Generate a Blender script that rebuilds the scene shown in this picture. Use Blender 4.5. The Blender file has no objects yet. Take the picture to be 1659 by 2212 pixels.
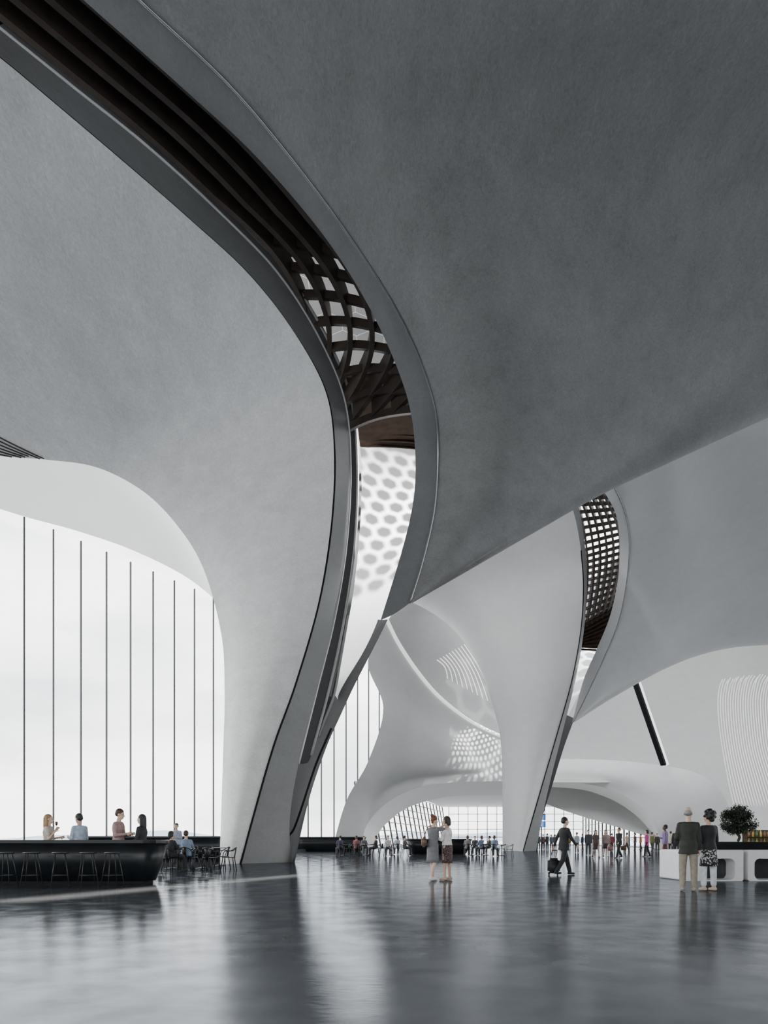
import bpy, bmesh, math, random
from mathutils import Vector, Matrix
from mathutils.bvhtree import BVHTree
random.seed(7)
V=Vector
F=1500.0; HX=829.5; HY=1815.0; H=1.05
def P(px,py,d): return V(((px-HX)*d/F, d, H+(HY-py)*d/F))
def PP(l): return [P(*a) for a in l]
col=bpy.context.scene.collection
sc=bpy.context.scene
try:
    sc.view_settings.view_transform='AgX'
    sc.view_settings.look='None'
except Exception as e: print(e)
# ------------------------------------------------------------ world, camera
w=bpy.data.worlds.new('sky'); sc.world=w; w.use_nodes=True; nt=w.node_tree
bg=nt.nodes['Background']; tc=nt.nodes.new('ShaderNodeTexCoord'); sp=nt.nodes.new('ShaderNodeSeparateXYZ'); r=nt.nodes.new('ShaderNodeValToRGB')
nt.links.new(tc.outputs['Generated'],sp.inputs[0]); nt.links.new(sp.outputs['Z'],r.inputs['Fac'])
r.color_ramp.elements[0].color=(1,.985,.96,1); r.color_ramp.elements[1].color=(.96,.975,1,1); r.color_ramp.elements[1].position=.7
mp=nt.nodes.new('ShaderNodeMapping'); mp.inputs['Scale'].default_value=(1,1,3); nt.links.new(tc.outputs['Generated'],mp.inputs['Vector'])
nz=nt.nodes.new('ShaderNodeTexNoise'); nz.inputs['Scale'].default_value=2.6; nz.inputs['Detail'].default_value=7; nt.links.new(mp.outputs['Vector'],nz.inputs['Vector'])
cr=nt.nodes.new('ShaderNodeValToRGB'); cr.color_ramp.elements[0].position=.38; cr.color_ramp.elements[1].position=.6; cr.color_ramp.elements[0].color=(.55,.575,.6,1); cr.color_ramp.elements[1].color=(1,1,1,1)
nt.links.new(nz.outputs['Fac'],cr.inputs['Fac'])
ml=nt.nodes.new('ShaderNodeMixRGB'); ml.blend_type='MULTIPLY'; ml.inputs[0].default_value=1; nt.links.new(r.outputs['Color'],ml.inputs[1]); nt.links.new(cr.outputs['Color'],ml.inputs[2]); nt.links.new(ml.outputs[0],bg.inputs['Color'])
bg.inputs['Strength'].default_value=5.8
cd=bpy.data.cameras.new('camera'); cam=bpy.data.objects.new('camera',cd); col.objects.link(cam)
cam.location=(0,0,H); cam.rotation_euler=(math.pi/2,0,0)
cd.sensor_fit='AUTO'; cd.sensor_width=36; cd.lens=F*36/2212; cd.shift_y=(HY-1106)/2212; cd.clip_end=5000
sc.camera=cam

# ------------------------------------------------------------ materials
MC={}
def mat(name,c,rough=.6,metal=0,var=.08,scale=6,bump=0,spec=.5,emit=0):
    if name in MC: return MC[name]
    m=bpy.data.materials.new(name); m.use_nodes=True; nt=m.node_tree; b=nt.nodes['Principled BSDF']
    tc=nt.nodes.new('ShaderNodeTexCoord'); n=nt.nodes.new('ShaderNodeTexNoise'); n.inputs['Scale'].default_value=scale; n.inputs['Detail'].default_value=6
    nt.links.new(tc.outputs['Object'],n.inputs['Vector'])
    r=nt.nodes.new('ShaderNodeValToRGB')
    r.color_ramp.elements[0].position=.3; r.color_ramp.elements[1].position=.7
    r.color_ramp.elements[0].color=tuple(x*(1-var) for x in c)+(1,)
    r.color_ramp.elements[1].color=tuple(min(1,x*(1+var)) for x in c)+(1,)
    nt.links.new(n.outputs['Fac'],r.inputs['Fac']); nt.links.new(r.outputs['Color'],b.inputs['Base Color'])
    b.inputs['Roughness'].default_value=rough; b.inputs['Metallic'].default_value=metal
    b.inputs['Specular IOR Level'].default_value=spec
    if bump:
        n2=nt.nodes.new('ShaderNodeTexNoise'); n2.inputs['Scale'].default_value=scale*12; n2.inputs['Detail'].default_value=8
        nt.links.new(tc.outputs['Object'],n2.inputs['Vector'])
        bp=nt.nodes.new('ShaderNodeBump'); bp.inputs['Strength'].default_value=bump; bp.inputs['Distance'].default_value=.02
        nt.links.new(n2.outputs['Fac'],bp.inputs['Height']); nt.links.new(bp.outputs['Normal'],b.inputs['Normal'])
    if emit:
        nt.links.new(r.outputs['Color'],b.inputs['Emission Color']); b.inputs['Emission Strength'].default_value=emit
    MC[name]=m; return m
def concrete(name,c,rough=.55,streak=.12,emit=0,spec=.5):
    m=bpy.data.materials.new(name); m.use_nodes=True; nt=m.node_tree; b=nt.nodes['Principled BSDF']; L=nt.links
    tc=nt.nodes.new('ShaderNodeTexCoord')
    mp=nt.nodes.new('ShaderNodeMapping'); mp.inputs['Scale'].default_value=(1,.35,1.6); mp.inputs['Rotation'].default_value=(0,.3,.5)
    L.new(tc.outputs['Object'],mp.inputs['Vector'])
    n=nt.nodes.new('ShaderNodeTexNoise'); n.inputs['Scale'].default_value=.9; n.inputs['Detail'].default_value=10; n.inputs['Roughness'].default_value=.68
    L.new(mp.outputs['Vector'],n.inputs['Vector'])
    n2=nt.nodes.new('ShaderNodeTexNoise'); n2.inputs['Scale'].default_value=12; n2.inputs['Detail'].default_value=7; n2.inputs['Distortion'].default_value=1.5
    L.new(mp.outputs['Vector'],n2.inputs['Vector'])
    mx=nt.nodes.new('ShaderNodeMath'); mx.operation='MULTIPLY_ADD'; mx.inputs[1].default_value=.55
    L.new(n2.outputs['Fac'],mx.inputs[0])
    ml=nt.nodes.new('ShaderNodeMath'); ml.operation='MULTIPLY'; ml.inputs[1].default_value=.45
    L.new(n.outputs['Fac'],ml.inputs[0]); L.new(ml.outputs[0],mx.inputs[2])
    r=nt.nodes.new('ShaderNodeValToRGB')
    r.color_ramp.elements[0].position=.36; r.color_ramp.elements[1].position=.66
    r.color_ramp.elements[0].color=tuple(x*(1-streak) for x in c)+(1,)
    r.color_ramp.elements[1].color=tuple(min(1,x*(1+streak*.6)) for x in c)+(1,)
    L.new(mx.outputs[0],r.inputs['Fac']); L.new(r.outputs['Color'],b.inputs['Base Color'])
    b.inputs['Roughness'].default_value=rough; b.inputs['Specular IOR Level'].default_value=spec
    if emit: L.new(r.outputs['Color'],b.inputs['Emission Color']); b.inputs['Emission Strength'].default_value=emit
    bp=nt.nodes.new('ShaderNodeBump'); bp.inputs['Strength'].default_value=.18; bp.inputs['Distance'].default_value=.03
    L.new(mx.outputs[0],bp.inputs['Height']); L.new(bp.outputs['Normal'],b.inputs['Normal'])
    return m
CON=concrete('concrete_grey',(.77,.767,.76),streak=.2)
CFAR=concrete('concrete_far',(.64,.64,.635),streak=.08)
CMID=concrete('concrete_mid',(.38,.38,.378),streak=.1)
COND=concrete('concrete_vault',(.265,.264,.262),streak=.26)  # darker copy of the grey concrete; the vault's shade is in its colour
CLIP=concrete('concrete_lip_shade',(.22,.222,.225),streak=.14,spec=.3)  # shade on the turned edge put into a darker concrete
CLEAF=concrete('concrete_recess_shade',(.085,.087,.09),.7,streak=.1,spec=.15)  # shade between the leaves put into the colour
CREAR=concrete('concrete_rear_shade',(.05,.051,.053),.7,streak=.1,spec=.1)  # shaded copy: the rear blade's shadow is in the colour
CONW=concrete('concrete_white',(.74,.74,.735),streak=.07)
CTAIL=concrete('concrete_sun_glow',(.8,.8,.8),streak=.04,emit=.75)  # glow in the colour stands in for sun on the tail
CSOF=concrete('concrete_soffit_glow',(.7,.7,.7),streak=.04,emit=.3)  # glow put in for light bounced up from the floor
CREV=concrete('concrete_daylight_glow',(.85,.85,.85),streak=.03,emit=1.0)  # glow on the reveal in place of window light
RIMHI=concrete('concrete_edge_highlight',(.7,.705,.71),.3,streak=.05)
DARK=mat('dark_bronze',(.055,.042,.036),.45,var=.2,scale=2,spec=.3)
BAND=mat('dark_brown_band',(.03,.021,.016),.9,var=.2,scale=2,spec=.02)
BLACK=mat('black_seam',(.012,.012,.013),.6,spec=.1)
MULL=mat('mullion_black',(.02,.02,.022),.4)
BARM=mat('bar_black',(.009,.011,.013),.3,var=.3,scale=3,spec=.25)
CHAIRM=mat('chair_metal',(.016,.016,.018),.45,metal=.2)
CHROME=mat('steel_grey',(.045,.047,.05),.45,metal=.5,var=.03)
WHITE=mat('white_lacquer',(.8,.81,.82),.35,var=.03)
SLIT=mat('light_slit',(1,.99,.97),.5,var=0,emit=1.3)

def glassmat():
    m=bpy.data.materials.new('clear_glass'); m.use_nodes=True; nt=m.node_tree; nt.nodes.clear()
    o=nt.nodes.new('ShaderNodeOutputMaterial'); t=nt.nodes.new('ShaderNodeBsdfTransparent'); g=nt.nodes.new('ShaderNodeBsdfGlossy')
    g.inputs['Roughness'].default_value=.02; mx=nt.nodes.new('ShaderNodeMixShader'); mx.inputs[0].default_value=.05
    t.inputs[0].default_value=(.97,.98,.98,1)
    nt.links.new(t.outputs[0],mx.inputs[1]); nt.links.new(g.outputs[0],mx.inputs[2]); nt.links.new(mx.outputs[0],o.inputs[0]); return m
GLASS=glassmat()
def tintmat(v):
    m=bpy.data.materials.new('fritted_glass'); m.use_nodes=True; nt=m.node_tree; nt.nodes.clear()
    o=nt.nodes.new('ShaderNodeOutputMaterial'); t=nt.nodes.new('ShaderNodeBsdfTransparent')
    t.inputs[0].default_value=(v,v*.97,v*.94,1); nt.links.new(t.outputs[0],o.inputs[0]); return m
FRIT=tintmat(.075)
def floormat():
    m=bpy.data.materials.new('polished_floor'); m.use_nodes=True; nt=m.node_tree; L=nt.links; nt.nodes.clear()
    out=nt.nodes.new('ShaderNodeOutputMaterial'); df=nt.nodes.new('ShaderNodeBsdfDiffuse'); gl=nt.nodes.new('ShaderNodeBsdfGlossy'); fr=nt.nodes.new('ShaderNodeFresnel'); mx=nt.nodes.new('ShaderNodeMixShader')
    tc=nt.nodes.new('ShaderNodeTexCoord')
    n=nt.nodes.new('ShaderNodeTexNoise'); n.inputs['Scale'].default_value=.5; n.inputs['Detail'].default_value=9; n.inputs['Roughness'].default_value=.65; L.new(tc.outputs['Object'],n.inputs['Vector'])
    r=nt.nodes.new('ShaderNodeValToRGB'); r.color_ramp.elements[0].color=(.085,.092,.1,1); r.color_ramp.elements[1].color=(.145,.154,.165,1); r.color_ramp.elements[0].position=.3; r.color_ramp.elements[1].position=.7
    L.new(n.outputs['Fac'],r.inputs['Fac']); L.new(r.outputs['Color'],df.inputs['Color'])
    n3=nt.nodes.new('ShaderNodeTexNoise'); n3.inputs['Scale'].default_value=2.2; n3.inputs['Detail'].default_value=9; L.new(tc.outputs['Object'],n3.inputs['Vector'])
    mr=nt.nodes.new('ShaderNodeMapRange'); mr.inputs['From Min'].default_value=.3; mr.inputs['From Max'].default_value=.7; mr.inputs['To Min'].default_value=.05; mr.inputs['To Max'].default_value=.14; L.new(n3.outputs['Fac'],mr.inputs['Value']); L.new(mr.outputs[0],gl.inputs['Roughness'])
    r2=nt.nodes.new('ShaderNodeValToRGB'); r2.color_ramp.elements[0].color=(.35,.37,.40,1); r2.color_ramp.elements[1].color=(.52,.545,.58,1); r2.color_ramp.elements[0].position=.35; r2.color_ramp.elements[1].position=.65
    L.new(n3.outputs['Fac'],r2.inputs['Fac']); L.new(r2.outputs['Color'],gl.inputs['Color'])
    mp=nt.nodes.new('ShaderNodeMapping'); mp.inputs['Scale'].default_value=(4,9,1); L.new(tc.outputs['Object'],mp.inputs['Vector'])
    n2=nt.nodes.new('ShaderNodeTexNoise'); n2.inputs['Scale'].default_value=2; n2.inputs['Detail'].default_value=10; n2.inputs['Roughness'].default_value=.75; n2.inputs['Distortion'].default_value=.8; L.new(mp.outputs['Vector'],n2.inputs['Vector'])
    bp=nt.nodes.new('ShaderNodeBump'); bp.inputs['Strength'].default_value=.1; bp.inputs['Distance'].default_value=.008
    L.new(n2.outputs['Fac'],bp.inputs['Height']); L.new(bp.outputs['Normal'],gl.inputs['Normal'])
    fr.inputs['IOR'].default_value=1.55
    L.new(fr.outputs[0],mx.inputs[0]); L.new(df.outputs[0],mx.inputs[1]); L.new(gl.outputs[0],mx.inputs[2]); L.new(mx.outputs[0],out.inputs[0])
    return m
FLOOR=floormat()

# ------------------------------------------------------------ mesh helpers
def mk(name,bm,m,parent=None,world=False,smooth=True):
    if world and parent is not None: bmesh.ops.translate(bm,verts=bm.verts,vec=-parent.location)
    bm.normal_update()
    me=bpy.data.meshes.new(name); bm.to_mesh(me); bm.free()
    if smooth:
        for p in me.polygons: p.use_smooth=True
    me.materials.append(m)
    o=bpy.data.objects.new(name,me); col.objects.link(o)
    if parent is not None: o.parent=parent
    return o
def thing(name,label,cat,loc=(0,0,0),rz=0,group=None):
    o=bpy.data.objects.new(name,None); col.objects.link(o); o.location=loc; o.rotation_euler=(0,0,rz); o.empty_display_size=.2
    o['label']=label; o['category']=cat
    if group: o['group']=group
    return o
def tag(o,label,cat,group=None):
    o['label']=label; o['category']=cat
    if group: o['group']=group
    return o
def struct(o): o['kind']='structure'; return o
def sroot(name,loc):
    o=bpy.data.objects.new(name,None); col.objects.link(o); o.location=loc; return struct(o)
def dup(root,loc,rz,label=None):
    r=root.copy(); col.objects.link(r); r.location=loc; r.rotation_euler=(0,0,rz)
    if label: r['label']=label
    for ch in list(root.children):
        c=ch.copy(); col.objects.link(c); c.parent=r
        for g in list(ch.children):
            d=g.copy(); col.objects.link(d); d.parent=c
    return r
def herm(p,n):
    out=[]; k=len(p)
    for j in range(n):
        u=j/(n-1)*(k-1); i=min(int(u),k-2); t=u-i
        a,b=p[i],p[i+1]
        m0=(b-p[i-1])*.5 if i>0 else (b-a); m1=(p[i+2]-a)*.5 if i+2<k else (b-a)
        t2=t*t;t3=t2*t
        out.append(a*(2*t3-3*t2+1)+m0*(t3-2*t2+t)+b*(-2*t3+3*t2)+m1*(t3-t2))
    return out
def loft(rails,nu,nv,bm=None):
    bm=bm or bmesh.new()
    R=[herm(r,nu) for r in rails]; g=[]
    for u in range(nu):
        g.append([bm.verts.new(q) for q in herm([r[u] for r in R],nv)])
    for u in range(nu-1):
        for v in range(nv-1):
            bm.faces.new((g[u][v],g[u+1][v],g[u+1][v+1],g[u][v+1]))
    bmesh.ops.remove_doubles(bm,verts=bm.verts,dist=.002)
    return bm
def caster(bm):
    t=BVHTree.FromBMesh(bm)
    def f(px,py,off=.05):
        o=V((0,0,H)); d=(P(px,py,1)-o).normalized(); h=t.ray_cast(o,d)
        return h[0]-d*off if h[0] else None
    return f
def sweep(bm,pts,prof,side=None,up=None,rs=None):
    rings=[]; n=len(pts)
    for i,p in enumerate(pts):
        t=(pts[min(i+1,n-1)]-pts[max(i-1,0)]).normalized()
        s=V(side) if side is not None else t.cross(V((0,0,1)))
        if s.length<1e-3: s=V((1,0,0))
        s.normalize(); u=V(up) if up is not None else s.cross(t).normalized()
        k_=rs[i] if rs else 1
        rings.append([bm.verts.new(p+s*a*k_+u*b*k_) for a,b in prof])
    k=len(prof)
    for i in range(n-1):
        for j in range(k):
            bm.faces.new((rings[i][j],rings[i][(j+1)%k],rings[i+1][(j+1)%k],rings[i+1][j]))
    bm.faces.new(rings[0][::-1]); bm.faces.new(rings[-1])
    return bm
def rect(w,h,b0=0): return [(-w/2,b0),(w/2,b0),(w/2,b0+h),(-w/2,b0+h)]
def circ(r,n=8): return [(r*math.cos(2*math.pi*i/n),r*math.sin(2*math.pi*i/n)) for i in range(n)]
def box(bm,c,s,rz=0):
    M=Matrix.Translation(V(c))@Matrix.Rotation(rz,4,'Z')@Matrix.Diagonal((s[0],s[1],s[2],1))
    bmesh.ops.create_cube(bm,size=1,matrix=M); return bm
def rings_loft(bm,secs,n=14):
    rr=[]
    for c,u,v in secs:
        rr.append([bm.verts.new(c+u*math.cos(2*math.pi*i/n)+v*math.sin(2*math.pi*i/n)) for i in range(n)])
    for a,b in zip(rr[:-1],rr[1:]):
        for i in range(n): bm.faces.new((a[i],a[(i+1)%n],b[(i+1)%n],b[i]))
    bm.faces.new(rr[0][::-1]); bm.faces.new(rr[-1]); return bm
def caps(bm,a,b,ra,rb,n=10):
    a=V(a);b=V(b); d=b-a
    if d.length<1e-5: d=V((0,0,1e-3)); b=a+d
    d.normalize(); u=d.orthogonal().normalized(); v=d.cross(u); S=[]
    for g in (-82,-55,-28):
        g=math.radians(g); S.append((a+d*ra*math.sin(g),u*ra*math.cos(g),v*ra*math.cos(g)))
    S.append((a,u*ra,v*ra)); S.append((b,u*rb,v*rb))
    for g in (28,55,82):
        g=math.radians(g); S.append((b+d*rb*math.sin(g),u*rb*math.cos(g),v*rb*math.cos(g)))
    rings_loft(bm,S,n)
def ell(bm,c,r,M=None):
    T=(M or Matrix.Identity(4))@Matrix.Translation(V(c))@Matrix.Diagonal((r[0],r[1],r[2],1))
    bmesh.ops.create_uvsphere(bm,u_segments=14,v_segments=10,radius=1,matrix=T)
def lathe(bm,prof,n=16,c=(0,0,0)):
    rr=[[bm.verts.new(V(c)+V((r*math.cos(2*math.pi*i/n),r*math.sin(2*math.pi*i/n),z))) for i in range(n)] for r,z in prof]
    for a,b in zip(rr[:-1],rr[1:]):
        for i in range(n): bm.faces.new((a[i],a[(i+1)%n],b[(i+1)%n],b[i]))
    bm.faces.new(rr[0][::-1]); bm.faces.new(rr[-1]); return bm
def quadpoly(bm,pts):
    bm.faces.new([bm.verts.new(V(p)) for p in pts]); return bm
def lerp(a,b,f): return a+(b-a)*f
def gridwin(name,p0,p1,h,nv,nh,lean=0,tv=.06):
    p0=V(p0);p1=V(p1); w=sroot(name,(p0+p1)/2)
    d=(p1-p0).normalized(); n=V((-d.y,d.x,0)); lz=n*lean
    bm=bmesh.new()
    for i in range(nv+1):
        p=lerp(p0,p1,i/nv); sweep(bm,[p,p+V((0,0,h))+lz],[(-tv,-.1),(tv,-.1),(tv,.1),(-tv,.1)],side=d,up=n)
    for j in range(nh+1):
        t=j/nh; sweep(bm,[p0+V((0,0,h*t))+lz*t,p1+V((0,0,h*t))+lz*t],rect(.1,.12))
    mk('frame',bm,MULL,w,True,False)
    bm=bmesh.new(); quadpoly(bm,[p0,p1,p1+V((0,0,h))+lz,p0+V((0,0,h))+lz]); mk('glass_pane',bm,GLASS,w,True,False)

# ------------------------------------------------------------ setting: floor, enclosure
bm=bmesh.new(); quadpoly(bm,[(-60,-15,0),(60,-15,0),(60,152,0),(-60,152,0)]); struct(mk('floor',bm,FLOOR,smooth=False))
bm=bmesh.new(); quadpoly(bm,[(-2500,-600,-.6),(2500,-600,-.6),(2500,3000,-.6),(-2500,3000,-.6)])
struct(mk('ground',bm,mat('pale_ground',(.7,.71,.72),.9,scale=.01),smooth=False))
bm=bmesh.new(); quadpoly(bm,[(-60,-15,38),(50,-15,38),(50,44,38),(-60,44,38)])
quadpoly(bm,[(-10,64,42),(17,64,42),(17,152,42),(-10,152,42)]); quadpoly(bm,[(34,64,42),(60,64,42),(60,152,42),(34,152,42)]); quadpoly(bm,[(17,120,42),(34,120,42),(34,152,42),(17,152,42)])
struct(mk('ceiling',bm,DARK,smooth=False))
bm=bmesh.new(); quadpoly(bm,[(-60,-15,15),(60,-15,15),(60,-15,38),(-60,-15,38)]); quadpoly(bm,[(8,-15,0),(60,-15,0),(60,-15,15),(8,-15,15)]); struct(mk('wall_back',bm,COND,smooth=False))
gridwin('window_5',(-60,-15,0),(8,-15,0),15,16,1)
bm=bmesh.new(); quadpoly(bm,[(50,-15,17),(50,78,17),(50,78,38),(50,-15,38)]); struct(mk('wall_right',bm,CON,smooth=False))
gridwin('window_6',(50,78,0),(50,-15,0),17,24,1)
def WK(k): return V(((-777.5+38*k)*.028,42*(1+.0356*k),0))
def WZ(k): return 20.6-.08*max(k,0) if k<=8 else 19.95-.06*(k-8)
w0=WK(-26)
bm=bmesh.new(); quadpoly(bm,[(w0.x,-15,0),(w0.x,w0.y,0),(w0.x,w0.y,38),(w0.x,-15,38)]); struct(mk('wall_left',bm,CON,smooth=False))
bm=bmesh.new(); pts=[]
for i in range(121):
    x=-1500+i*25; pts.append((x,9+5*math.sin(i*.31)+3*math.sin(i*.83+1)))
a=[bm.verts.new((x,1000,-1)) for x,z in pts]; b=[bm.verts.new((x,1100,z)) for x,z in pts]
for i in range(120): bm.faces.new((a[i],a[i+1],b[i+1],b[i]))
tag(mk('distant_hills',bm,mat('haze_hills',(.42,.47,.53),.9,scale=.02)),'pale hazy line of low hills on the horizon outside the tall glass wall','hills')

# glass wall
win=sroot('window_1',(WK(4).x,WK(4).y,0))
wdir=(WK(1)-WK(0)).normalized(); wn=V((-wdir.y,wdir.x,0))
for k in range(-26,21):
    z0={19:6.5,20:8.5}.get(k,0)
    bm=bmesh.new(); p=WK(k); sweep(bm,[p+V((0,0,z0)),p+V((0,0,WZ(k)))],[(-.035,-.06),(.035,-.06),(.035,.06),(-.035,.06)],side=wdir,up=wn)
    mk('mullion',bm,MULL,win,True,False)
bm=bmesh.new(); quadpoly(bm,[WK(-26),WK(18.2),WK(18.2)+V((0,0,WZ(18.2))),WK(-26)+V((0,0,WZ(-14)))]); mk('glass_pane',bm,GLASS,win,True,False)
bm=bmesh.new(); sweep(bm,[WK(-26),WK(18.2)],[(-.1,0),(.1,0),(.1,.25),(-.1,.25)]); mk('sill',bm,MULL,win,True,False)

# ------------------------------------------------------------ left column + canopy (A)
GA=[(520,1866,31),(550,1755,31),(592,1610,31.2),(640,1475,31.5),(690,1300,32),(717,1130,32.5),(723,975,32.4),(705,848,31.8),(638,722,30.4),(540,595,28.5),(400,465,26),(250,335,23.8),(100,208,22),(0,125,20.8),(-150,10,19.5)]
LA=[(474,1863,32.8),(478,1750,32.8),(482,1620,33),(485,1500,33.8),(478,1370,35.5),(440,1230,37),(385,1138,38.2),(310,1062,39),(210,1010,39),(100,993,38),(0,985,37),(-150,960,35),(-330,925,33),(-520,890,31),(-750,850,28)]
WA=[(540,1861,35),(548,1755,35.5),(556,1600,36.5),(565,1450,45),(545,1388,56.5),(500,1330,56),(470,1300,54.5),(400,1245,51.5),(290,1190,47.5),(170,1148,44.5),(50,1115,42),(-100,1068,39),(-280,1015,36),(-450,970,33.5),(-700,900,30.5)]
OA=[(630,1864,33.2),(626,1770,33.5),(645,1650,33.7),(685,1490,34.1),(722,1340,34.5),(748,1180,34.6),(757,1015,34.4),(745,868,33.4),(690,732,31.9),(600,590,29.8),(470,455,27.3),(320,318,24.8),(160,190,22.8),(0,62,21.2),(-150,-55,19.8)]
g,l,w,o_=PP(GA),PP(LA),PP(WA),PP(OA)
bul=[1.0,1.0,1.0,.9,.7,.5,.2,0,0,0,0,0,0,0,0]; dom=[0,0,0,0,0,0,.2,.4,.6,.7,.8,.8,.8,.8,.8]
m1=[lerp(a,b,.35)+V((0,-u,z)) for a,b,u,z in zip(g,l,bul,dom)]
m2=[lerp(a,b,.72)+V((0,-u*.9,z*.8)) for a,b,u,z in zip(g,l,bul,dom)]
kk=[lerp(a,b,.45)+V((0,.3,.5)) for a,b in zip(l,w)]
A=thing('concrete_column','large pale concrete column at left flaring up into a sweeping canopy over the bar','column',(-6,32,0))
bm=loft([g,m1,m2,l],90,34); cA=caster(bm); mk('shell',bm,CON,A,True)
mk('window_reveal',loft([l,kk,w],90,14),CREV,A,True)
mk('edge_lip',loft([g,o_],90,6),CLIP,A,True)
bm=bmesh.new(); tb=herm(g,120); sweep(bm,[p+V((0,-.03,0)) for p in tb],circ(.045),rs=[1 if i<50 else max(.22,1-(i-50)/22) for i in range(120)]); mk('groove',bm,BLACK,A,True)
bm=bmesh.new(); sweep(bm,herm(o_[2:],90),circ(.055)); mk('edge_rim',bm,RIMHI,A,True)  # pale tube laid along the edge as its highlight
lf=PP([(657,1650,35),(672,1632,35.2),(708,1500,35.6),(742,1345,35.8),(767,1170,35.9),(772,1000,35.6),(758,862,34.5),(704,725,32.6),(613,580,30.4),(483,445,27.8),(333,308,25.3),(172,180,23.2),(10,50,21.6)])
ll=[p+V((-.6,.1,0)) for p in PP([(640,1650,34.6),(645,1640,34.6),(685,1490,35),(722,1340,35.3),(748,1180,35.5),(757,1010,35.3),(745,868,34.2),(690,732,32.4),(600,590,30.2),(470,455,27.6),(320,318,25.1),(160,190,23.1),(0,62,21.5)])]
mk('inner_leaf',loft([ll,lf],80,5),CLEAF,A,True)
bm=bmesh.new(); sweep(bm,herm(lf[1:],90),circ(.07),rs=[1 if i<45 else max(.4,1-(i-45)/60) for i in range(90)]); mk('edge_rim',bm,CMID,A,True)
l3=PP([(716,1505,36.4),(724,1468,36.5),(747,1370,36.7),(766,1260,36.9),(779,1120,37),(780,1000,36.8),(768,880,35.6)])
l3b=[p+V((-.6,.1,0)) for p in PP([(700,1500,36),(708,1465,36.1),(735,1370,36.3),(755,1260,36.5),(768,1120,36.6),(772,1000,36.4),(760,880,35.3)])]
mk('inner_leaf',loft([l3b,l3],60,5),CLIP,A,True)
l4=PP([(690,1592,36.2),(700,1560,36.3),(722,1500,36.5),(735,1430,36.6),(752,1330,36.7)])
l4b=[p+V((-.7,.1,0)) for p in PP([(676,1590,35.9),(686,1555,36),(708,1480,36.2),(722,1400,36.3),(738,1310,36.4)])]
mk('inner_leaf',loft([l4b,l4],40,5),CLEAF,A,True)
bm=bmesh.new(); sweep(bm,herm(l4,40),circ(.065)); mk('edge_rim',bm,CMID,A,True)
wl=PP([(735,925,43.5),(745,1050,41.2),(745,1150,40),(735,1280,39),(722,1390,38.4),(716,1480,38),(729,1510,37.8)])
wr=PP([(935,925,44),(930,1050,42.2),(915,1150,40.8),(875,1280,39.2),(835,1345,38.4),(777,1450,37.9),(733,1510,37.8)])
wm=[lerp(a,b,.5)+V((0,.4,0)) for a,b in zip(wl,wr)]
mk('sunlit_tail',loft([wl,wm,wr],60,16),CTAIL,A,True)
tl=PP([(790,1330,40),(735,1430,39.8),(690,1515,39.2),(650,1590,38.4),(615,1680,37.4),(595,1780,36),(600,1861,34)])
tr=PP([(838,1338,37.4),(806,1402,37.2),(765,1482,36.8),(735,1547,36.3),(705,1615,35.6),(669,1722,34.6),(636,1863,32.8)])
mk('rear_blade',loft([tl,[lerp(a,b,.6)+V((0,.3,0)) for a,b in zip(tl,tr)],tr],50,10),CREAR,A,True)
bm=bmesh.new(); sl=herm([p+V((-.15,-.15,0)) for p in PP([(722,1575,36),(690,1650,35.2),(660,1740,34.6),(642,1790,34.2),(628,1808,33.9)])],30); sweep(bm,sl,circ(.06)); mk('groove',bm,BLACK,A,True)
lv=thing('louvre','small louvred slot of dark curved lines in the left canopy at the left edge','louvre',(-20,36,21))
for j in range(6):
    pts=[cA(-60+(155-9*j)*t/9,(905+12*j)+(88-12*j)*(t/9)**.8*.98,.06) for t in range(10)]
    pts=[p for p in pts if p]
    if len(pts)>3:
        bm=bmesh.new(); sweep(bm,pts,circ(.035,6)); mk('slat',bm,MC['mullion_black'],lv,True)

# ------------------------------------------------------------ big vault (B)
OB=[(60,-110,18.5),(180,0,20),(400,195,22.5),(560,345,25),(700,510,27.5),(790,650,29.5),(850,775,31),(885,880,32),(897,980,33),(893,1080,33.6),(868,1190,34),(822,1340,34.4)]
GB=[(190,-110,18.3),(300,0,19.8),(500,190,22.3),(650,370,24.8),(760,520,27.2),(850,660,29.2),(905,775,30.7),(938,880,31.8),(946,970,32.8),(940,1090,33.5),(915,1205,34),(885,1303,34.3)]
M1=[(560,-120,18.2),(640,-10,19.5),(790,180,21.8),(900,340,23.8),(990,510,26),(1050,680,28),(1080,820,30),(1080,940,31.5),(1060,1040,32.6),(1010,1130,33.5),(950,1220,34.1),(887,1302,34.3)]
M2=[(1150,-120,18.5),(1190,20,20),(1260,190,22.5),(1310,370,25),(1330,550,27.5),(1330,710,29.8),(1290,850,31.5),(1230,970,33),(1160,1065,34),(1070,1150,34.5),(975,1230,34.5),(888,1302,34.3)]
M3=[(1850,-120,19),(1850,50,21),(1830,250,24),(1790,430,27),(1720,590,29.5),(1640,730,31.8),(1540,850,33.5),(1400,960,35),(1260,1060,35.6),(1120,1150,35.5),(1000,1228,35),(889,1302,34.4)]
LB=[(2500,-100,20),(2400,150,23),(2300,400,27),(2150,600,30),(1950,770,33),(1760,855,35),(1600,928,36),(1450,998,36.6),(1300,1068,36.8),(1150,1152,36.3),(1010,1232,35.3),(890,1303,34.5)]
LB2=[(x,y-45*(1 if i<11 else 0),d+3*(1 if i<11 else .1)) for i,(x,y,d) in enumerate(LB)]
B=thing('concrete_vault','huge concrete vault, dark with shade, sweeping overhead across the upper right','vault',(1.5,34,0))
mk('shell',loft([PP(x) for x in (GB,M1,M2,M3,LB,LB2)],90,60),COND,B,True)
gb,ob=PP(GB),PP(OB)
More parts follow.
